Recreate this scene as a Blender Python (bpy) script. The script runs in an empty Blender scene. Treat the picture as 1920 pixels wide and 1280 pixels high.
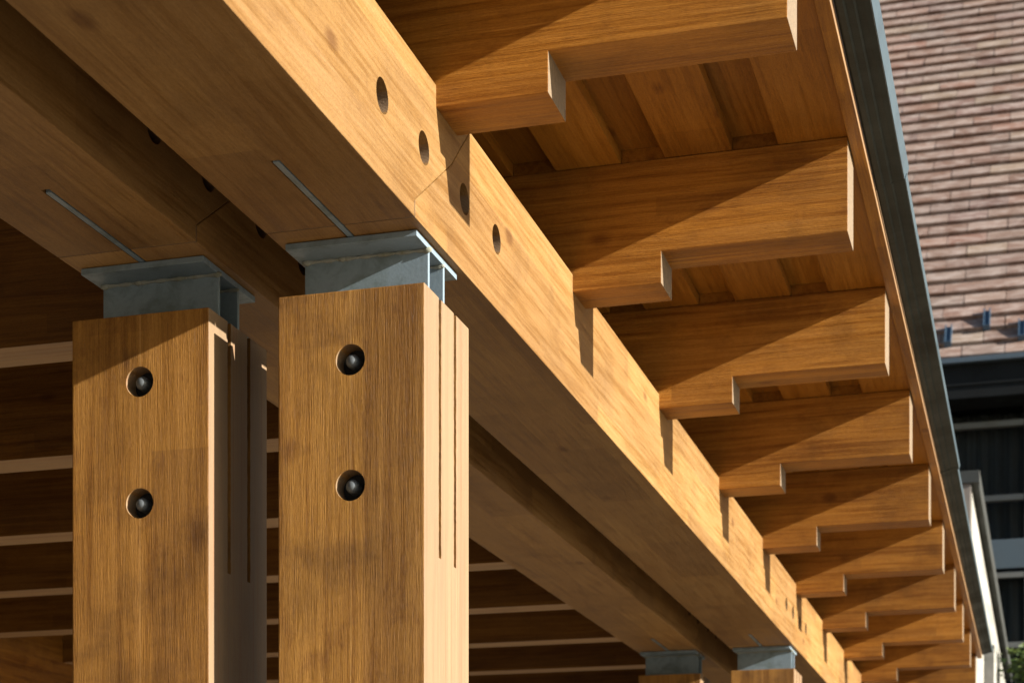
import bpy, bmesh, math, random
from mathutils import Vector, Matrix
random.seed(7)
scene = bpy.context.scene
col = scene.collection
R = math.radians

# ------------------------------------------------------------------ camera, sky, sun, exposure
TH = 0.28274                       # the camera is level, turned a little to the left of the beams
cam = bpy.data.cameras.new('camera'); camo = bpy.data.objects.new('camera', cam); col.objects.link(camo)
camo.location = (0, 0, 0); camo.rotation_euler = (R(90), 0, TH)
cam.sensor_width = 36; cam.lens = 3437.9 / 1920 * 36
cam.shift_x = 0; cam.shift_y = (1741.1 - 640) / 1920
cam.clip_start = .05; cam.clip_end = 400
cam.dof.use_dof = True; cam.dof.focus_distance = 3.75; cam.dof.aperture_fstop = 8
scene.camera = camo

SUN = Vector((1, -.122, .343)).normalized()
el = math.asin(SUN.z); az = math.atan2(SUN.x, SUN.y)
w = bpy.data.worlds.new('World'); scene.world = w; w.use_nodes = True
nt = w.node_tree; bg = nt.nodes['Background']
sky = nt.nodes.new('ShaderNodeTexSky'); sky.sky_type = 'NISHITA'; sky.sun_disc = False
sky.sun_elevation = el; sky.sun_rotation = az
nt.links.new(sky.outputs[0], bg.inputs[0]); bg.inputs[1].default_value = .05
sl = bpy.data.lights.new('sun', 'SUN'); sl.energy = 5; sl.angle = R(.5); sl.color = (1, .915, .80)
so = bpy.data.objects.new('sun', sl); col.objects.link(so)
so.rotation_euler = SUN.to_track_quat('Z', 'Y').to_euler()
vs = scene.view_settings
vs.view_transform = 'Standard'; vs.look = 'None'; vs.exposure = 1.5; vs.gamma = 1; vs.use_curve_mapping = False

# ------------------------------------------------------------------ helpers
def tag(o, label=None, cat=None, group=None, kind=None):
    if label: o['label'] = label
    if cat: o['category'] = cat
    if group: o['group'] = group
    if kind: o['kind'] = kind
    return o

def empty(name, loc):
    o = bpy.data.objects.new(name, None); o.location = loc; o.empty_display_size = .2
    col.objects.link(o); return o

def obj(name, bm, m, parent=None, loc=(0, 0, 0), smooth=False):
    me = bpy.data.meshes.new(name); bm.normal_update(); bm.to_mesh(me); bm.free()
    for k in (m if isinstance(m, (list, tuple)) else [m]): me.materials.append(k)
    if smooth:
        for p in me.polygons: p.use_smooth = True
    o = bpy.data.objects.new(name, me); o.location = loc; col.objects.link(o)
    if parent: o.parent = parent
    return o

def copy_tree(o, parent=None):
    c = o.copy(); col.objects.link(c)
    if parent: c.parent = parent
    for ch in list(o.children): copy_tree(ch, c)
    return c

def add_box(bm, x0, x1, y0, y1, z0, z1, bev=0, mi=0):
    b = bmesh.new()
    vs_ = [b.verts.new((x, y, z)) for x in (x0, x1) for y in (y0, y1) for z in (z0, z1)]
    for f in ((0, 1, 3, 2), (4, 6, 7, 5), (0, 4, 5, 1), (2, 3, 7, 6), (0, 2, 6, 4), (1, 5, 7, 3)):
        b.faces.new([vs_[i] for i in f])
    bmesh.ops.recalc_face_normals(b, faces=b.faces)
    if bev: bmesh.ops.bevel(b, geom=b.edges[:], offset=bev, segments=2, profile=.6, affect='EDGES')
    merge(bm, b, mi)

def merge(bm, b, mi=0, mat=None):
    if mat is not None: b.transform(mat)
    mp = {}
    for v in b.verts: mp[v] = bm.verts.new(v.co)
    for f in b.faces:
        nf = bm.faces.new([mp[v] for v in f.verts]); nf.material_index = mi; nf.smooth = f.smooth
    b.free()

def add_prism(bm, pts, a0, a1, axis='Y', bev=0, mi=0):
    """polygon pts extruded along axis; pts are (x,z) for Y, (y,z) for X"""
    b = bmesh.new()
    mk = (lambda p, t: (p[0], t, p[1])) if axis == 'Y' else (lambda p, t: (t, p[0], p[1]))
    A = [b.verts.new(mk(p, a0)) for p in pts]; B = [b.verts.new(mk(p, a1)) for p in pts]
    b.faces.new(A); b.faces.new(B[::-1]); n = len(pts)
    for i in range(n): b.faces.new([A[i], B[i], B[(i + 1) % n], A[(i + 1) % n]])
    bmesh.ops.recalc_face_normals(b, faces=b.faces)
    if bev: bmesh.ops.bevel(b, geom=b.edges[:], offset=bev, segments=2, profile=.6, affect='EDGES')
    merge(bm, b, mi)

def add_cyl(bm, c, r, h, axis='Y', n=32, r2=None, mi=0):
    b = bmesh.new()
    bmesh.ops.create_cone(b, cap_ends=True, segments=n, radius1=r, radius2=r if r2 is None else r2, depth=h)
    M = Matrix.Identity(4)
    if axis == 'Y': M = Matrix.Rotation(R(90), 4, 'X')
    if axis == 'X': M = Matrix.Rotation(R(90), 4, 'Y')
    merge(bm, b, mi, Matrix.Translation(c) @ M)

def cut(o, cb):
    """subtract the cutter bmesh from o's mesh, for good"""
    bmesh.ops.recalc_face_normals(cb, faces=cb.faces)
    me = bpy.data.meshes.new('cutter'); cb.to_mesh(me); cb.free()
    c = bpy.data.objects.new('cutter', me); col.objects.link(c); c.location = o.location
    m = o.modifiers.new('cut', 'BOOLEAN'); m.operation = 'DIFFERENCE'; m.solver = 'EXACT'; m.object = c
    m.use_self = True
    bpy.context.view_layer.update()
    dg = bpy.context.evaluated_depsgraph_get()
    new = bpy.data.meshes.new_from_object(o.evaluated_get(dg))
    o.modifiers.clear(); new.name = o.name; o.data = new
    bpy.data.objects.remove(c)

# ------------------------------------------------------------------ materials
class NB:
    def __init__(s, name):
        s.m = bpy.data.materials.new(name); s.m.use_nodes = True
        s.t = s.m.node_tree; s.b = s.t.nodes['Principled BSDF']
    def n(s, typ, **kw):
        nd = s.t.nodes.new(typ)
        for k, v in kw.items():
            if hasattr(nd, k): setattr(nd, k, v)
        return nd
    def put(s, sock, v):
        if v is None: return
        if isinstance(v, bpy.types.NodeSocket): s.t.links.new(v, sock)
        elif isinstance(v, (tuple, list)) and len(v) == 3 and sock.type == 'RGBA': sock.default_value = (*v, 1)
        else: sock.default_value = v
    def math(s, op, a, b=None, c=None, clamp=False):
        nd = s.n('ShaderNodeMath', operation=op, use_clamp=clamp)
        s.put(nd.inputs[0], a); s.put(nd.inputs[1], b)
        if c is not None: s.put(nd.inputs[2], c)
        return nd.outputs[0]
    def vmath(s, op, a, b):
        nd = s.n('ShaderNodeVectorMath', operation=op); s.put(nd.inputs[0], a); s.put(nd.inputs[1], b)
        return nd.outputs['Value'] if op == 'DOT_PRODUCT' else nd.outputs[0]
    def mix(s, f, a, b, bt='MIX'):
        nd = s.n('ShaderNodeMix', data_type='RGBA', blend_type=bt)
        s.put(nd.inputs[0], f); s.put(nd.inputs[6], a); s.put(nd.inputs[7], b); return nd.outputs[2]
    def noise(s, vec, sc, det=4, rough=.55, dist=0):
        nd = s.n('ShaderNodeTexNoise'); s.put(nd.inputs['Vector'], vec)
        nd.inputs['Scale'].default_value = sc; nd.inputs['Detail'].default_value = det
        nd.inputs['Roughness'].default_value = rough; nd.inputs['Distortion'].default_value = dist
        return nd.outputs[0]
    def rng(s, v, a, b, c=0., d=1.):
        nd = s.n('ShaderNodeMapRange'); s.put(nd.inputs[0], v)
        for i, k in enumerate((a, b, c, d)): nd.inputs[i + 1].default_value = k
        return nd.outputs[0]
    def bump(s, h, st, d=.001, prev=None):
        nd = s.n('ShaderNodeBump'); s.put(nd.inputs['Height'], h)
        nd.inputs['Strength'].default_value = st; nd.inputs['Distance'].default_value = d
        if prev is not None: s.put(nd.inputs['Normal'], prev)
        return nd.outputs[0]

def wood(name, axis, dark, mid, light, end=(.55, .36, .21), pale=None, rough=.5, saw=.5, lam=.045, streak=1., stain=.5, bumpd=.0012, wave=.016, fig=.8, pax=0, hair=260, medb=.5, seam=None):
    """stained glued timber: streaks, pores and glued strips that run along the member's own long axis"""
    k = NB(name)
    tc = k.n('ShaderNodeTexCoord'); oi = k.n('ShaderNodeObjectInfo')
    off = k.n('ShaderNodeCombineXYZ')
    for i, mlt in enumerate((37., 61., 23.)): k.put(off.inputs[i], k.math('MULTIPLY', oi.outputs['Random'], mlt))
    P = k.vmath('ADD', tc.outputs['Object'], off.outputs[0])
    # slight waviness of the fibres
    wav = k.n('ShaderNodeTexNoise'); k.put(wav.inputs['Vector'], P); wav.inputs['Scale'].default_value = 2.2; wav.inputs['Detail'].default_value = 2
    wv = k.vmath('SUBTRACT', wav.outputs['Color'], (.5, .5, .5)); wv = k.vmath('MULTIPLY', wv, (wave, wave, wave))
    P2 = k.vmath('ADD', P, wv)
    def st(a): return tuple(a if i == axis else 1. for i in range(3))
    fine = k.noise(k.vmath('MULTIPLY', P2, st(.022)), hair, 5, .7)
    med = k.noise(k.vmath('MULTIPLY', P2, st(.03)), 75, 6, .68, .15)
    broad = k.noise(k.vmath('MULTIPLY', P2, st(.07)), 11, 4, .65, .5)
    mott = k.noise(P, 5.5, 5, .6, .3)
    mott2 = k.noise(k.vmath('MULTIPLY', P, st(.4)), 2.3, 3, .5)
    pores = k.noise(k.vmath('MULTIPLY', P2, st(.045)), 620, 2, .6)
    # glued strips with butt joints
    sx = k.n('ShaderNodeSeparateXYZ'); k.put(sx.inputs[0], P)
    cross = [i for i in range(3) if i != axis]
    la = k.math('FLOOR', k.math('DIVIDE', sx.outputs[cross[0]], lam))
    lb = k.math('FLOOR', k.math('DIVIDE', sx.outputs[cross[1]], lam))
    sh = k.math('MULTIPLY_ADD', la, .377, k.math('MULTIPLY', lb, .713))
    lc = k.math('FLOOR', k.math('ADD', k.math('DIVIDE', sx.outputs[axis], .62), sh))
    cv = k.n('ShaderNodeCombineXYZ'); k.put(cv.inputs[0], la); k.put(cv.inputs[1], lb); k.put(cv.inputs[2], lc)
    wn = k.n('ShaderNodeTexWhiteNoise'); k.put(wn.inputs['Vector'], cv.outputs[0]); tint = wn.outputs['Value']
    g = k.math('ADD', k.math('MULTIPLY', med, 1 - .4 * fig), k.math('MULTIPLY', broad, .4 * fig))
    c = k.mix(k.rng(g, .40, .5), dark, mid)
    c = k.mix(k.rng(g, .5, .61), c, light)
    c = k.mix(k.math('MULTIPLY', k.rng(fine, .42, .62, 1, 0), .38 * streak), c, k.mix(1, c, (.62, .52, .42), 'MULTIPLY'))
    c = k.mix(k.math('MULTIPLY', k.rng(pores, .60, .72), .45 * streak), c, k.mix(1, c, (.42, .32, .25), 'MULTIPLY'))
    tt = k.rng(tint, 0, 1, .80, 1.18)
    tcx = k.n('ShaderNodeCombineXYZ')
    k.put(tcx.inputs[0], tt); k.put(tcx.inputs[1], k.math('MULTIPLY', tt, k.rng(tint, 0, 1, .97, 1.02))); k.put(tcx.inputs[2], tt)
    c = k.mix(.75, c, k.mix(1, c, tcx.outputs[0], 'MULTIPLY'))
    # grit, weathered handling stains
    grit = k.noise(k.vmath('MULTIPLY', P, st(.35)), 330, 3, .75)
    c = k.mix(k.math('MULTIPLY', k.rng(grit, .38, .56, 1, 0), .34), c, k.mix(1, c, (.60, .53, .45), 'MULTIPLY'))
    gv = k.rng(oi.outputs['Random'], 0, 1, .86, 1.1)
    gvc = k.n('ShaderNodeCombineXYZ')
    for q in range(3): k.put(gvc.inputs[q], gv)
    c = k.mix(1, c, gvc.outputs[0], 'MULTIPLY')
    spot = k.noise(k.vmath('MULTIPLY', P, st(.5)), 13, 6, .7, .6)
    c = k.mix(k.math('MULTIPLY', k.rng(spot, .56, .70), stain * .7), c, k.mix(1, c, (.50, .40, .36), 'MULTIPLY'))
    if seam is not None:
        sr = k.n('ShaderNodeSeparateXYZ'); k.put(sr.inputs[0], tc.outputs['Object'])
        sd = k.math('ABSOLUTE', k.math('SUBTRACT', sr.outputs[0], seam))
        c = k.mix(k.math('MULTIPLY', k.rng(sd, .0006, .0016, 1, 0), .35), c, (.60, .36, .13))
    c = k.mix(k.math('MULTIPLY', k.rng(mott, .50, .72), stain), c, k.mix(1, c, (.48, .45, .47), 'MULTIPLY'))
    c = k.mix(k.math('MULTIPLY', k.rng(mott2, .35, .6, 1, 0), stain * .5), c, k.mix(1, c, (1.25, 1.12, .95), 'MULTIPLY'))
    if pale:
        nsep = k.n('ShaderNodeSeparateXYZ'); k.put(nsep.inputs[0], tc.outputs['Normal'])
        pf = k.rng(k.math('ABSOLUTE', nsep.outputs[pax]), .6, .8)
        ps = k.mix(k.rng(g, .38, .62), tuple(v * .86 for v in pale), tuple(min(v * 1.12, .9) for v in pale))
        line = k.noise(k.vmath('MULTIPLY', P2, st(.012)), 85, 4, .65)
        ps = k.mix(k.math('MULTIPLY', k.rng(line, .55, .62), .6), ps, (.25, .115, .055))
        bl = k.noise(k.vmath('MULTIPLY', P, st(.3)), 7, 5, .65); ps = k.mix(k.math('MULTIPLY', k.rng(bl, .5, .7), .45), ps, (.20, .125, .075))
        c = k.mix(pf, c, ps)
    # sparse knots
    vo = k.n('ShaderNodeTexVoronoi'); k.put(vo.inputs['Vector'], k.vmath('MULTIPLY', P2, st(.55))); vo.inputs['Scale'].default_value = 5.5
    sv = k.n('ShaderNodeSeparateColor'); k.put(sv.inputs[0], vo.outputs['Color'])
    kn = k.math('MULTIPLY', k.rng(k.math('MULTIPLY_ADD', k.math('SUBTRACT', fine, .5), .06, vo.outputs['Distance']), .050, .120, 1, 0), k.math('GREATER_THAN', sv.outputs[0], .3))
    c = k.mix(k.math('MULTIPLY', kn, .65), c, k.mix(1, c, (.38, .25, .17), 'MULTIPLY'))
    # end grain
    if end:
        nrm = k.math('ABSOLUTE', k.vmath('DOT_PRODUCT', tc.outputs['Normal'], tuple(1. if i == axis else 0. for i in range(3))))
        ef = k.rng(nrm, .75, .9)
        eg = k.noise(P, 90, 4, .7)
        ec = k.mix(k.rng(eg, .35, .65), tuple(v * .80 for v in end), end)
        ro_ = k.vmath('MULTIPLY', k.vmath('ADD', P, k.vmath('MULTIPLY', wv, (.3, .3, .3))), tuple(0. if i == axis else 1. for i in range(3)))
        md = k.n('ShaderNodeVectorMath', operation='MODULO'); k.put(md.inputs[0], ro_); md.inputs[1].default_value = (.21, .21, .21)
        ln = k.n('ShaderNodeVectorMath', operation='LENGTH'); k.put(ln.inputs[0], md.outputs[0])
        rg = k.math('SINE', k.math('MULTIPLY', ln.outputs['Value'], 1250.))
        ec = k.mix(k.math('MULTIPLY', k.rng(rg, .0, 1.), .30), ec, k.mix(1, ec, (.62, .48, .38), 'MULTIPLY'))
        ck = k.noise(k.vmath('MULTIPLY', P, (1., 5., 1.) if axis != 1 else (5., 1., 1.)), 22, 4, .7)
        ec = k.mix(k.math('MULTIPLY', k.rng(ck, .58, .66), .5), ec, (.12, .07, .04))
        c = k.mix(ef, c, ec)
    k.put(k.b.inputs['Base Color'], c)
    k.put(k.b.inputs['Roughness'], k.rng(med, .3, .7, rough - .08, rough + .14))
    k.b.inputs['Specular IOR Level'].default_value = .32
    k.b.inputs['Diffuse Roughness'].default_value = .6
    h = k.math('ADD', k.math('MULTIPLY', fine, .7), k.math('MULTIPLY', pores, .5))
    n1 = k.bump(med, medb * saw, .004)
    n2 = k.bump(h, saw, bumpd * 2.2, n1)
    k.put(k.b.inputs['Normal'], n2)
    return k.m

HON = ((.26, .100, .010), (.385, .170, .022), (.46, .218, .036))
def beamw(name, axis, f=1., **kw):
    d, m_, l = [tuple(v * f for v in c) for c in HON]
    return wood(name, axis, d, m_, l, **kw)
M = {}
M['beam'] = wood('honey_beam_timber', 1, (.245, .130, .036), (.315, .183, .062), (.350, .212, .080), lam=.15, streak=.6, stain=.38, saw=.35, end=(.24, .17, .11), medb=.15, fig=.6)
M['rafter'] = beamw('honey_rafter_timber', 0, 1.05, end=(.28, .215, .14), saw=.75, stain=.6, medb=.3)
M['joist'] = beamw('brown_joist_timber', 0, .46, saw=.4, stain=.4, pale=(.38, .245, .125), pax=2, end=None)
M['post'] = wood('sawn_post_timber', 2, (.235, .108, .018), (.325, .163, .031), (.405, .212, .048), pale=(.262, .178, .100), lam=.146, saw=.75, stain=.95, end=(.3, .19, .1), rough=.55, bumpd=.0011, wave=.0015, fig=1., hair=560, medb=.08, streak=.8, seam=.001)
M['soffit'] = wood('golden_soffit_timber', 1, (.27, .108, .011), (.36, .153, .018), (.41, .185, .027), lam=.4, saw=.3, streak=.6, stain=.25, end=None)
M['fascia'] = beamw('fascia_timber', 1, 1.0, saw=.3, lam=.4, pale=(.29, .18, .09), end=None)

def metal(name, colr, rough=.45, met=.3, dirt=(.10, .12, .07), amt=.5, sc=14, spec=.5):
    k = NB(name); tc = k.n('ShaderNodeTexCoord')
    n = k.noise(tc.outputs['Object'], sc, 6, .65, .3); f = k.noise(tc.outputs['Object'], 160, 3, .6)
    c = k.mix(k.math('MULTIPLY', k.rng(n, .48, .72), amt), colr, dirt)
    c = k.mix(k.math('MULTIPLY', k.rng(f, .45, .7), .18), c, k.mix(1, c, (.6, .6, .6), 'MULTIPLY'))
    k.put(k.b.inputs['Base Color'], c); k.b.inputs['Metallic'].default_value = met; k.b.inputs['Specular IOR Level'].default_value = spec
    k.put(k.b.inputs['Roughness'], k.rng(n, .3, .7, rough - .08, rough + .2))
    k.put(k.b.inputs['Normal'], k.bump(f, .25, .001)); return k.m
M['steel'] = metal('blue_grey_painted_steel', (.24, .325, .395), dirt=(.07, .095, .06), amt=.65)
M['weld'] = metal('mossy_weld', (.27, .30, .28), .8, 0, (.16, .17, .09), .7, 40)
M['bolt'] = metal('dull_bolt_steel', (.13, .15, .165), .42, .4, (.1, .1, .1), .3)
M['washer'] = metal('dark_washer_steel', (.012, .012, .014), .6, .2, (.01, .01, .01), .4)
M['gutter'] = metal('weathered_zinc', (.036, .044, .042), .5, 0, (.022, .017, .012), .5, 3, spec=.12)
M['lip'] = metal('sky_tinted_zinc_lip', (.10, .145, .175), .35, .4, (.08, .10, .11), .4, 6)  # the sky's reflection is put into the lip's blue base colour
M['guard'] = metal('blue_coated_steel', (.06, .11, .17), .45, .3, (.04, .05, .06), .3)
M['housemetal'] = metal('grey_blue_house_gutter', (.10, .135, .17), .45, .4, (.06, .07, .08), .3, spec=.3)
M['dark'] = metal('charcoal_panel', (.012, .014, .0155), .6, 0, (.007, .007, .007), .5, 4, spec=.1)
M['spandrel'] = metal('slate_blue_panel', (.07, .10, .125), .5, 0, (.05, .065, .075), .4, 3)
M['rail'] = metal('pale_grey_frame', (.15, .155, .145), .5, .1, (.10, .10, .09), .4, 3)
M['cap'] = metal('grey_coping_metal', (.045, .05, .048), .6, .2, (.035, .03, .022), .6, 5)

def simple(name, a, b, sc=8, rough=.8, bs=.3, bd=.003, det=6, stretch=(1, 1, 1)):
    k = NB(name); tc = k.n('ShaderNodeTexCoord')
    P = k.vmath('MULTIPLY', tc.outputs['Object'], stretch)
    n = k.noise(P, sc, det, .6, .2); k.put(k.b.inputs['Base Color'], k.mix(k.rng(n, .35, .65), a, b))
    k.b.inputs['Roughness'].default_value = rough
    k.put(k.b.inputs['Normal'], k.bump(n, bs, bd)); return k.m
M['plaster'] = simple('white_streaked_render', (.36, .36, .33), (.20, .205, .18), 3.5, .85, .4, .004, 7, (1, .35, 1.5))
M['wallend'] = simple('grey_weathered_boards', (.17, .14, .12), (.26, .24, .22), 14, .85, .5, .004, 5, (3, 3, .2))
M['ground'] = simple('pale_gravel_paving', (.225, .178, .122), (.16, .13, .092), 30, .95, .5, .01)
M['backwall'] = simple('brown_rendered_wall', (.06, .04, .025), (.04, .028, .02), 5, .9)
M['roofing'] = simple('roofing_felt', (.06, .06, .06), (.09, .09, .085), 20, .9)
M['bark'] = simple('bark', (.10, .075, .055), (.18, .14, .11), 20, .95, .8, .01)
M['curtain'] = simple('dark_curtain', (.035, .035, .035), (.012, .012, .012), 6, .9, .3, .01, 2, (6, 1, .02))
k = NB('window_glass'); k.b.inputs['Base Color'].default_value = (.9, .95, .95, 1)
k.b.inputs['Roughness'].default_value = .03; k.b.inputs['Transmission Weight'].default_value = 1; k.b.inputs['IOR'].default_value = 1.05
k.b.inputs['Specular IOR Level'].default_value = .6
M['glass'] = k.m
k = NB('leaf'); tc = k.n('ShaderNodeTexCoord'); gi = k.n('ShaderNodeNewGeometry')
k.put(k.b.inputs['Base Color'], k.mix(gi.outputs['Random Per Island'], (.035, .075, .014), (.11, .15, .035)))
k.b.inputs['Roughness'].default_value = .5; M['leaf'] = k.m
k = NB('clay_roof_tile'); at = k.n('ShaderNodeAttribute', attribute_name='tile'); at.attribute_type = 'GEOMETRY'
tc = k.n('ShaderNodeTexCoord'); n = k.noise(k.vmath('MULTIPLY', tc.outputs['Object'], (1, 2, 2)), 5, 6, .65, .4)
c = k.mix(k.math('MULTIPLY', k.rng(n, .42, .66), .6), at.outputs['Color'], (.48, .41, .375))
n2 = k.noise(tc.outputs['Object'], 26, 5, .7); c = k.mix(k.math('MULTIPLY', k.rng(n2, .5, .75), .45), c, (.26, .15, .12))
k.put(k.b.inputs['Base Color'], c); k.b.inputs['Roughness'].default_value = .75
k.put(k.b.inputs['Normal'], k.bump(n2, .4, .004)); M['tile'] = k.m

# ------------------------------------------------------------------ ground
bm = bmesh.new(); add_box(bm, -150, 150, -120, 260, -1.9, -1.6)
tag(obj('ground', bm, M['ground']), kind='structure')

# ------------------------------------------------------------------ beams (pairs of long timbers, scarfed over every post)
ZB, ZT = 1.3043, 1.600
PER = 5.207; J0 = 3.178
def scarf(y): return [(y, ZB), (y, ZB + .032), (y + .112, 1.414), (y + .215, 1.486), (y + .335, ZT)]
def beam_bm():
    bm = bmesh.new()
    a = scarf(0.0012); b = scarf(PER - .0012)
    add_prism(bm, a[::-1] + b, -.1475, .1475, 'X', bev=.0022)
    return bm
beam0 = obj('beam', beam_bm(), M['beam'], loc=(-1.2558, J0 - PER, 0))
cb = bmesh.new()
for y in (.2985, .520, PER - .173, PER + .050): add_cyl(cb, (.1475, y, 1.451), .0305, .11, 'X', 40)
add_box(cb, -.0085, .0085, -.05, .648, 1.25, 1.46); add_box(cb, -.0085, .0085, PER - .300, PER + .05, 1.25, 1.46)
cut(beam0, cb)
for y in (.2985, .520, PER - .173, PER + .050):
    if y > PER: continue
    b = bmesh.new(); add_cyl(b, (.1475 - .040, y, 1.451), .0285, .006, 'X', 28); wsh = obj('washer', b, M['washer'], beam0)
    b = bmesh.new(); add_cyl(b, (.1475 - .031, y, 1.451), .015, .012, 'X', 6); obj('bolt', b, M['washer'], wsh)
DX2 = -1.695 + 1.2558
BL = {(0, 0): 'honey timber beam overhead in sunlight, crossing the top left of the picture to the joint above the right post',
      (0, 1): 'long sunlit outer beam running from the joint above the right post to the far posts',
      (0, 2): 'farthest piece of the sunlit outer beam, past the far right post',
      (1, 0): 'shaded inner beam with a steel strip in its underside, ending above the left post',
      (1, 1): 'shaded inner beam behind the right post, running on to the far left post',
      (1, 2): 'farthest piece of the shaded inner beam, past the far left post'}
for a in range(2):
    for b in range(3):
        o = beam0 if a == b == 0 else copy_tree(beam0)
        o.location = (-1.2558 + a * DX2, J0 + PER * (b - 1), 0)
        tag(o, BL[a, b], 'beam', 'long timber beams on the posts')

# ------------------------------------------------------------------ posts
PW, PD, PT = .146, .2735, 1.194
def make_post():
    root = empty('post', (-1.246, 3.206, -1.6))
    z0 = 1.6
    bm = bmesh.new(); add_box(bm, -PW, PW, 0, PD, 0, PT + z0, bev=.0028)
    sh = obj('shaft', bm, M['post'], root)
    cb = bmesh.new()
    rj = random.Random(11)
    for y in (.0914, .1835):
        zs = [.702 + z0 + (1.55 - .0) * t / 60. * .34 for t in range(61)]
        lft = [(y - .0066 - rj.uniform(0, .0016), z) for z in zs]; rgt = [(y + .0066 + rj.uniform(0, .0016), z) for z in zs]
        add_prism(cb, lft + [(y - .007, 3.3), (y + .007, 3.3)] + rgt[::-1], -.2, .2, 'X')
    for z in (1.0635, .829): add_cyl(cb, (0, 0, z + z0), .0292, .09, 'Y', 48)
    # through the shaft local to the root
    sh.parent = None; cut(sh, cb); sh.parent = root
    for z in (1.0635, .829):
        b = bmesh.new()
        nb = bmesh.new(); add_cyl(nb, (0, .033, z + z0), .0165, .010, 'Y', 6)
        add_cyl(b, (0, .020, z + z0), .0132, .014, 'Y', 24)
        s = bmesh.new(); bmesh.ops.create_uvsphere(s, u_segments=24, v_segments=12, radius=.0132)
        for f in s.faces: f.smooth = True
        merge(b, s, 0, Matrix.Translation((0, .0130, z + z0)))
        bo = obj('bolt', b, M['bolt'], root); obj('nut', nb, M['washer'], bo)
        b = bmesh.new(); add_cyl(b, (0, .0402, z + z0), .0282, .004, 'Y', 32); obj('washer', b, M['washer'], bo)
    return root
post0 = make_post()
PL = [(-1.246, 3.206, 'right near post with a fully sunlit pale side and two bolt holes'),
      (-1.6786, 3.200, 'left near post, shaded at its top and down its right side'),
      (-1.246, 3.206 + PER, 'far right post, its sunlit top at the bottom edge of the picture'),
      (-1.6786, 3.200 + PER, 'far left post, dim behind the far right one')]
for i, (x, y, lb) in enumerate(PL):
    o = post0 if i == 0 else copy_tree(post0)
    o.location = (x, y, -1.6 if i % 2 == 0 else -1.607)
    tag(o, lb, 'post', 'timber posts in pairs')

# ------------------------------------------------------------------ steel brackets between post and beam
def make_bracket():
    root = empty('steel_bracket', (-1.2554, 3.23, PT))
    o_ = Vector((-1.2554, 3.23, PT))
    def L(x0, x1, y0, y1, z0, z1, bev=.001):
        b = bmesh.new(); add_box(b, x0 - o_.x, x1 - o_.x, y0 - o_.y, y1 - o_.y, z0 - o_.z, z1 - o_.z, bev=bev); return b
    obj('top_plate', L(-1.3875, -1.1232, 3.230, 3.473, 1.2905, 1.3022), M['steel'], root)
    for y in (3.3025, 3.3925):
        wb = obj('web_plate', L(-1.3755, -1.1238, y - .0048, y + .0048, .72, 1.2903), M['steel'], root)
        # weld bead under the plate
        b = bmesh.new(); rr = random.Random(int(y * 1000)); n = 110; x0, x1 = -1.3745, -1.1255
        for i in range(n):
            s = bmesh.new(); rad = .0036 + .0012 * math.sin(i * .37) + rr.random() * .0010
            if rr.random() < .03: rad *= 1.6
            bmesh.ops.create_icosphere(s, subdivisions=1, radius=rad)
            merge(b, s, 0, Matrix.Translation((x0 + (x1 - x0) * i / (n - 1) - o_.x, y - .0058 - o_.y, 1.2882 - o_.z)) @ Matrix.Diagonal((1.5, .8, .9, 1)))
        obj('weld', b, M['weld'], wb, smooth=True)
    obj('stiffener', L(-1.255, -1.249, 3.3075, 3.3875, .80, 1.2903), M['steel'], root)
    obj('knife_plate', L(-1.2614, -1.2504, 2.883, 3.818, 1.3035, 1.445, .0008), M['steel'], root)
    return root
br0 = make_bracket()
BR = [(0, 0, 'sunlit blue grey steel bracket on top of the right near post'),
      (-.4396, .009, 'dark shaded steel bracket on top of the left near post'),
      (0, PER, 'small sunlit steel bracket on the far right post'),
      (-.4396, PER + .009, 'small dark steel bracket on the far left post')]
for i, (dx, dy, lb) in enumerate(BR):
    o = br0 if i == 0 else copy_tree(br0)
    o.location = (-1.2554 + dx, 3.23 + dy, PT)
    tag(o, lb, 'bracket', 'steel brackets between posts and beams')

# ------------------------------------------------------------------ stepped rafters over the outer beam
Y1, SP, RW = 3.2985, 1.0482, .1315
Z1, Z2, Z3 = 1.5573, 1.6345, 1.8560
def rafter_bm():
    bm = bmesh.new()
    pts = [(-1.838, 1.602), (-1.127, 1.602), (-1.127, Z1), (-.888, Z1), (-.888, Z2), (-.4433, Z2), (-.4433, Z3), (-1.838, Z3)]
    pts = [(x + 1.108, z - Z1) for x, z in pts]
    add_prism(bm, pts, 0, RW, 'Y', bev=.0018)
    return bm
raf0 = obj('rafter', rafter_bm(), M['rafter'], loc=(-1.108, Y1, Z1))
ORD = ['nearest', 'second', 'third', 'fourth', 'fifth', 'sixth', 'seventh', 'eighth', 'ninth', 'tenth']
for i in range(10):
    o = raf0 if i == 0 else raf0.copy()
    if i: col.objects.link(o)
    dj = random.Random(40 + i); o.location = (-1.108 + (dj.uniform(-.003, .003) if i > 1 else 0), Y1 + SP * i + (dj.uniform(-.003, .003) if i > 1 else 0), Z1)
    if i > 1: o.rotation_euler = (0, 0, dj.uniform(-.004, .004))
    lb = ['nearest stepped rafter, cut off by the top of the picture',
          'second stepped rafter from the top, its whole notched side in view',
          'third stepped rafter from the top, below the second soffit bay'][i] if i < 3 else \
         ORD[i] + ' stepped rafter counted from the top of the picture down the eave'
    if i == 9: lb = 'last stepped rafter, lowest under the eave at the bottom edge of the picture'
    tag(o, lb, 'rafter', 'stepped rafters under the eave')

for i in (1, 2):
    o = raf0.copy(); col.objects.link(o); o.location = (-1.108, Y1 - SP * i, Z1)
    tag(o, ['stepped rafter just above the top edge of the picture, out of view', 'stepped rafter farthest above the top edge of the picture, out of view'][i - 1], 'rafter', 'stepped rafters under the eave')

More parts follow.
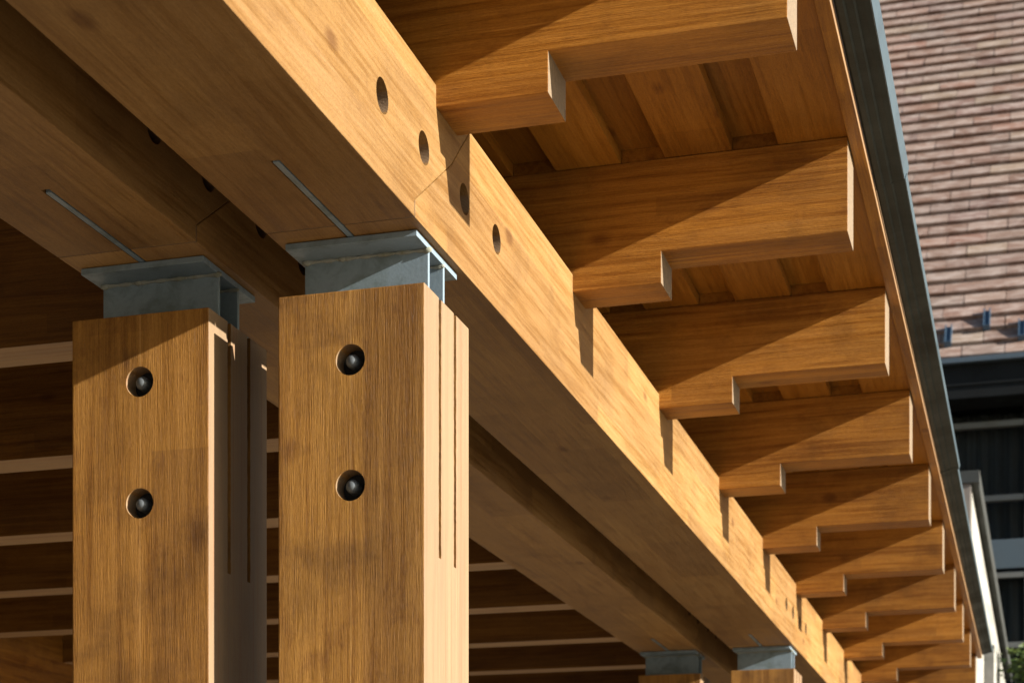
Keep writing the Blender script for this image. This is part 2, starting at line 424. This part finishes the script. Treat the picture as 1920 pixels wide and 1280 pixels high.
# ------------------------------------------------------------------ inner joists
XL = -4.62
jm = bmesh.new(); add_box(jm, XL + .003 + 1.842, 0, 0, .127, 0, .549, bev=.0018)
j0 = obj('ceiling_joist', jm, M['joist'], loc=(-1.842, 3.645, 1.307))
for i in range(8):
    o = j0 if i == 0 else j0.copy()
    if i: col.objects.link(o)
    o.location = (-1.8425, 3.645 + .8735 * i, 1.307)
    tag(o, ('topmost and nearest' if i == 0 else ORD[i] + ' (counting down)' if i < 6 else ['seventh (counting down)', 'farthest'][i - 6]) + ' ceiling joist in the dark space behind the posts', 'joist', 'ceiling joists behind the beams')
bm = bmesh.new(); add_box(bm, XL - .14, XL, -2, 13, 1.00, 1.855, bev=.003)
tag(obj('ledger_beam', bm, beamw('ledger_timber', 1, .8)), 'dim ledger beam carrying the far ends of the ceiling joists, bottom left corner', 'beam')
bm = bmesh.new(); add_box(bm, XL - .40, XL - .141, -2.2, 13.2, -1.6, 1.853)
tag(obj('rear_wall', bm, M['backwall']), 'plain brown wall under the ledger beam at the back of the canopy', 'wall')

# ------------------------------------------------------------------ roof: soffit boards, raised boards, blocks, covering
roof = empty('canopy_roof', (-1.1, -2.2, 1.858))
tag(roof, 'flat canopy roof of wide boards with sunk gaps between them, over the rafters', 'roof')
ro = Vector(roof.location)
def rbox(name, x0, x1, y0, y1, z0, z1, m, bev=0):
    b = bmesh.new(); add_box(b, x0 - ro.x, x1 - ro.x, y0 - ro.y, y1 - ro.y, z0 - ro.z, z1 - ro.z, bev=bev)
    return obj(name, b, m, roof)
YA, YE = -2.2, 12.90
P_ = .2725; edges = []
x = -.4435
while x > -1.9:
    edges.append((x - .163, x)); x -= P_
for (x0, x1) in edges:
    rbox('soffit_board', x0, x1, YA, YE, 1.858, 1.888, M['soffit'], .0018)
rbox('backing_board', edges[-1][0] - .2, -.4435, YA, YE, 1.8885, 1.905, M['soffit'])
bi = 0
for i in range(10):
    for a, b_ in zip(edges[:-1], edges[1:]):
        x0, x1 = b_[1] + .001, a[0] - .001
        if x1 < -1.3: continue
        rbox('filler_block', x0, x1, Y1 + SP * i + .004, Y1 + SP * i + RW - .004, 1.8578, 1.888, M['soffit'])
rbox('light_block_board', -1.390, -1.365, YA, Y1 - 2 * SP - .005, 1.602, 1.8565, M['joist'])  # unseen boards between rafters, added to keep sky light out of the beam gap
for i in range(-2, 9): rbox('light_block_board', -1.390, -1.365, Y1 + SP * i + RW + .006, Y1 + SP * (i + 1) - .006, 1.602, 1.8565, M['joist'])
rbox('ceiling_panel', XL - .35, edges[-1][0] - .2, YA, YE, 1.8575, 1.89, M['joist'])
rbox('roof_covering', XL - .40, -.4105, YA, YE, 1.906, 1.96, M['roofing'])

bm = bmesh.new(); add_box(bm, 0, .031, 0, YE - YA, 0, .060, bev=.002)
tag(obj('fascia_board', bm, M['fascia'], loc=(-.4415, YA, 1.8455)), 'long thin timber fascia board along the eave, its lower edge catching the sun', 'board')

# gutter
gut = empty('roof_gutter', (-.41, YA, 1.9)); tag(gut, 'weathered dark metal gutter running along the eave of the canopy', 'gutter')
def gutter_section(y0, y1, dx, lip):
    out = [(-.4095, 1.8715), (-.404, 1.868), (-.392, 1.8685), (-.388, 1.8735), (-.372, 1.8745), (-.368, 1.8795), (-.352, 1.8805), (-.3405, 1.883)]
    out = [(x + dx * (i / 7.), z) for i, (x, z) in enumerate(out)]
    t = .0022; inn = [(x, z + t) for x, z in out]
    b = bmesh.new(); add_prism(b, [(x + .41, z - 1.9) for x, z in out + inn[::-1]], y0 - YA, y1 - YA, 'Y')
    s = obj('gutter_section', b, M['gutter'], gut)
    b = bmesh.new(); x0 = out[-1][0] + .0004; z0 = out[-1][1] + .0005
    prof = [(x0, z0), (x0 + .0022, z0 + .0005), (x0 + .0022 + lip * .28, z0 + lip), (x0 + lip * .28 - .001, z0 + lip), (x0 - .0005, z0 + .004)]
    add_prism(b, [(x + .41, z - 1.9) for x, z in prof], y0 - YA, y1 - YA, 'Y')
    obj('gutter_lip', b, M['lip'], s)
gutter_section(YA, 4.72, 0, .034)
gutter_section(4.70, 7.72, .002, .014)
gutter_section(7.70, YE - .01, -.004, .013)
for y in (7.70, 10.7):
    b = bmesh.new()
    pr_ = [(-.4093, 1.8695), (-.404, 1.866), (-.391, 1.8665), (-.387, 1.8715), (-.371, 1.8725), (-.367, 1.8775), (-.351, 1.8785), (-.340, 1.881)]
    pr_ += [(x - .0015, z + .0013) for x, z in pr_[::-1]]
    add_prism(b, [(x + .41, z - 1.9) for x, z in pr_], y - YA - .02, y - YA + .02, 'Y')
    obj('joint_strap', b, M['gutter'], gut)

# ------------------------------------------------------------------ white wall beyond the canopy
wall = empty('garden_wall', (-.52, 14, -1.6)); tag(wall, 'white streaked wall with grey metal coping beyond the end of the eave', 'wall')
def wb(name, x0, x1, y0, y1, z0, z1, m, bev=.003):
    b = bmesh.new(); add_box(b, x0 + .52, x1 + .52, y0 - 14, y1 - 14, z0 + 1.6, z1 + 1.6, bev=bev)
    for v in b.verts:                                  # the wall's top rakes down towards the house and the wall veers a little
        f = v.co.y / 4.2
        v.co.x += .165 * f
        if v.co.z > 1: v.co.z -= .93 * f
    return obj(name, b, m, wall)
wb('wall_face', -1.1, -.52, 14.03, 18.15, -1.6, 3.30, M['plaster'])
wb('end_board', -1.1, -.527, 14.0, 14.027, -1.6, 3.30, M['wallend'])
wb('coping', -1.16, -.4615, 13.985, 18.16, 3.3005, 3.392, M['cap'])
wb('coping_drip', -.470, -.4635, 14.0, 18.15, 3.262, 3.2999, M['cap'], .001)
bm = bmesh.new(); add_box(bm, 0, .07, 0, .3, 0, 3.55, bev=.003); add_box(bm, -.004, .074, -.006, .306, 3.551, 3.565, bev=.002)
tag(obj('white_pillar', bm, M['plaster'], loc=(-.405, 13.1, -1.6)), 'narrow white pillar just past the last rafter at the bottom edge', 'pillar')

# ------------------------------------------------------------------ house with a tiled roof
YH, ZE = 18.2, 5.49
house = empty('house', (0, YH, -1.6)); tag(house, 'dark glazed house with a steep pinkish clay tile roof behind the eave', 'house')
ho = Vector(house.location)
SL = R(49); E_ = .2335; TW = .402
b = bmesh.new(); cl = b.loops.layers.color.new('tile')
PAL = [(.37, .295, .255), (.395, .325, .29), (.355, .275, .235), (.405, .345, .31), (.37, .315, .285), (.385, .29, .245), (.42, .365, .315), (.345, .275, .25), (.38, .31, .27), (.37, .30, .265)]
ux = Vector((1, 0, 0)); us = Vector((0, math.cos(SL), math.sin(SL))); un = Vector((0, -math.sin(SL), math.cos(SL)))
rt = random.Random(3)
NX0, NX1 = -15, 17
for r_ in range(0, 44):
    for c_ in range(NX0, NX1):
        x0 = c_ * TW + (TW / 2 if r_ % 2 else 0) + .035 + rt.uniform(-.003, .003)
        x1 = x0 + TW - .006
        s0 = r_ * E_ + rt.uniform(-.004, .004); s1 = s0 + E_ + .03
        h0 = .050 + rt.uniform(-.003, .003); h1 = .004
        base = Vector((0, 0, ZE + 1.6)) + us * 0
        tw = rt.uniform(-.003, .003)
        P = [base + ux * x0 + us * s0 + un * (h0 + tw), base + ux * x1 + us * s0 + un * (h0 - tw), base + ux * x1 + us * s1 + un * h1, base + ux * x0 + us * s1 + un * h1]
        Q = [p - un * .042 for p in P]
        V = [b.verts.new(p) for p in P + Q]
        colr = rt.choice(PAL); f_ = rt.uniform(1.2, 1.38); colr = tuple(v * f_ for v in colr)
        for fi in ((0, 1, 2, 3), (0, 4, 5, 1), (1, 5, 6, 2), (3, 7, 4, 0)):
            f = b.faces.new([V[i] for i in fi])
            for lo in f.loops: lo[cl] = (*colr, 1)
bmesh.ops.recalc_face_normals(b, faces=b.faces)
# deck under the tiles and the gables
dk = bmesh.new(); X0, X1 = NX0 * TW, (NX1 + .4) * TW
top = 44 * E_
A = [(0, ZE + 1.6 - .03), (top * math.cos(SL), ZE + 1.6 + top * math.sin(SL) - .03), (2 * top * math.cos(SL), ZE + 1.6 - .03)]
add_prism(dk, A, X0 + .05, X1 - .05, 'X')
roofo = obj('tiled_roof', b, M['tile'], house)
obj('roof_deck', dk, M['dark'], house)
# snow guards
gb = bmesh.new(); add_box(gb, -.034, .034, -.15, .15, .004, .022, bev=.003); add_box(gb, -.034, -.022, -.15, .15, .0225, .05, bev=.002); add_box(gb, .022, .034, -.15, .15, .0225, .05, bev=.002); add_box(gb, -.034, .034, -.158, -.1505, -.01, .052, bev=.002)
g0 = None
from_px = []
for (gx, rs, par) in [(-.905, 1, 0), (-.545, 2, 1), (-.212, 1, 0)]:
    from_px.append((gx, rs))
for j in range(1, 8):
    from_px.append((-.212 + .36 * (2 * j - 1), 2)); from_px.append((-.212 + .72 * j, 1))
for j in range(1, 5):
    from_px.append((-.905 - .36 * (2 * j - 1), 2)); from_px.append((-.905 - .72 * j, 1))
for gx, rs in from_px:
    if g0 is None: g0 = o = obj('snow_guard', gb, M['guard'], roofo)
    else: o = g0.copy(); col.objects.link(o); o.parent = roofo
    s = rs * E_ + .135
    p = Vector((0, 0, ZE + 1.6)) + ux * gx + us * s + un * .030
    o.location = p; o.rotation_euler = (SL, 0, 0)

def hb(name, x0, x1, y0, y1, z0, z1, m, parent=None, bev=.003):
    bb = bmesh.new(); add_box(bb, x0, x1, y0 - YH, y1 - YH, z0 + 1.6, z1 + 1.6, bev=bev); return obj(name, bb, m, parent or house)
hb('house_gutter', X0, X1, YH - .14, YH - .01, 5.425, 5.475, M['housemetal'])
hb('eave_fascia', X0, X1, YH - .06, YH + .0, 5.10, 5.424, M['dark'])
hb('eave_trim', X0, X1, YH - .075, YH - .0605, 5.22, 5.24, M['dark'])
hb('eave_soffit', X0, X1, YH + .001, YH + .50, 5.10, 5.13, M['dark'])
hb('wall', X0, X1, YH + .62, YH + 7, -1.6, 5.44, M['dark'])
hb('spandrel_panel', X0, X1, YH + .30, YH + .60, 3.515, 3.80, M['spandrel'])
hb('spandrel_panel', X0, X1, YH + .30, YH + .60, .6, 1.0, M['spandrel'])
wx = -.165; 
cols = [wx + 1.55 * j for j in range(-4, 5)]
k_ = 0
for a, b2 in zip(cols[:-1], cols[1:]):
    for (z0, z1, zm) in ((3.801, 5.098, (4.935, 4.21)), (1.001, 3.514, (3.455, 2.77, 2.0))):
        fr = bmesh.new()
        add_box(fr, a - .022, a + .022, YH + .32, YH + .40, z0, z1, .002)
        for zz in zm: add_box(fr, a + .0305, b2 - .0305, YH + .315, YH + .39, zz - .028, zz + .028, .002)
        fr.transform(Matrix.Translation((0, -YH, 1.6)))
        win = obj('window', fr, M['rail'], house)
        hb('pane', a + .031, b2 - .031, YH + .37, YH + .376, z0 + .002, z1 - .002, M['glass'], win, 0)
        cb2 = bmesh.new(); n = 60; V = []
        for i in range(n + 1):
            xx = a + .04 + (b2 - a - .08) * i / n; yy = .52 + .03 * math.sin(i * 1.1) + .012 * math.sin(i * 2.7)
            V.append((cb2.verts.new((xx, yy, z0 + 1.62)), cb2.verts.new((xx, yy, z1 + 1.58))))
        for i in range(n): cb2.faces.new([V[i][0], V[i + 1][0], V[i + 1][1], V[i][1]])
        obj('curtain', cb2, M['curtain'], win, smooth=True)

# ------------------------------------------------------------------ tree in front of the house
tree = empty('garden_tree', (.14, 17.2, -1.55)); tag(tree, 'small leafy green tree in the bottom right corner in front of the house', 'tree')
b = bmesh.new(); rr = random.Random(5)
def limb(p, q, r0, r1, n=7):
    d = (q - p).normalized(); s = d.orthogonal().normalized(); t = d.cross(s)
    A = [b.verts.new(p + (s * math.cos(a) + t * math.sin(a)) * r0) for a in [2 * math.pi * i / n for i in range(n)]]
    B = [b.verts.new(q + (s * math.cos(a) + t * math.sin(a)) * r1) for a in [2 * math.pi * i / n for i in range(n)]]
    for i in range(n): b.faces.new([A[i], A[(i + 1) % n], B[(i + 1) % n], B[i]])
V_ = Vector
pts = [V_((0, 0, 0)), V_((.04, .03, .9)), V_((-.03, .02, 1.9)), V_((.05, -.04, 3.0)), V_((.0, .0, 4.15))]
for i in range(4): limb(pts[i], pts[i + 1], .10 - .02 * i, .08 - .02 * i)
tips = []
for i in range(34):
    t = rr.uniform(1, 3.7); j = min(int(t), 3); s = pts[j].lerp(pts[j + 1], t - j if t - j <= 1 else 1)
    a = rr.uniform(0, 6.283); e = s + V_((math.cos(a), math.sin(a), rr.uniform(.2, .8))) * rr.uniform(.3, .62)
    limb(s, e, .028, .008, 5); tips += [e, s.lerp(e, .65)]
obj('trunk', b, M['bark'], tree)
b = bmesh.new()
for e in tips:
    nl = rr.randint(90, 150); rad = rr.uniform(.16, .26)
    for _ in range(nl):
        u = V_((rr.gauss(0, 1), rr.gauss(0, 1), rr.gauss(0, 1))).normalized() * rad * rr.random() ** .45
        c0 = e + u; ax = V_((rr.gauss(0, 1), rr.gauss(0, 1), rr.gauss(0, .6))).normalized(); o2 = ax.orthogonal().normalized()
        L_ = rr.uniform(.05, .09); W_ = L_ * .33
        b.faces.new([b.verts.new(c0 - ax * L_ * .5), b.verts.new(c0 + o2 * W_), b.verts.new(c0 + ax * L_ * .5), b.verts.new(c0 - o2 * W_)])
obj('crown', b, M['leaf'], tree)
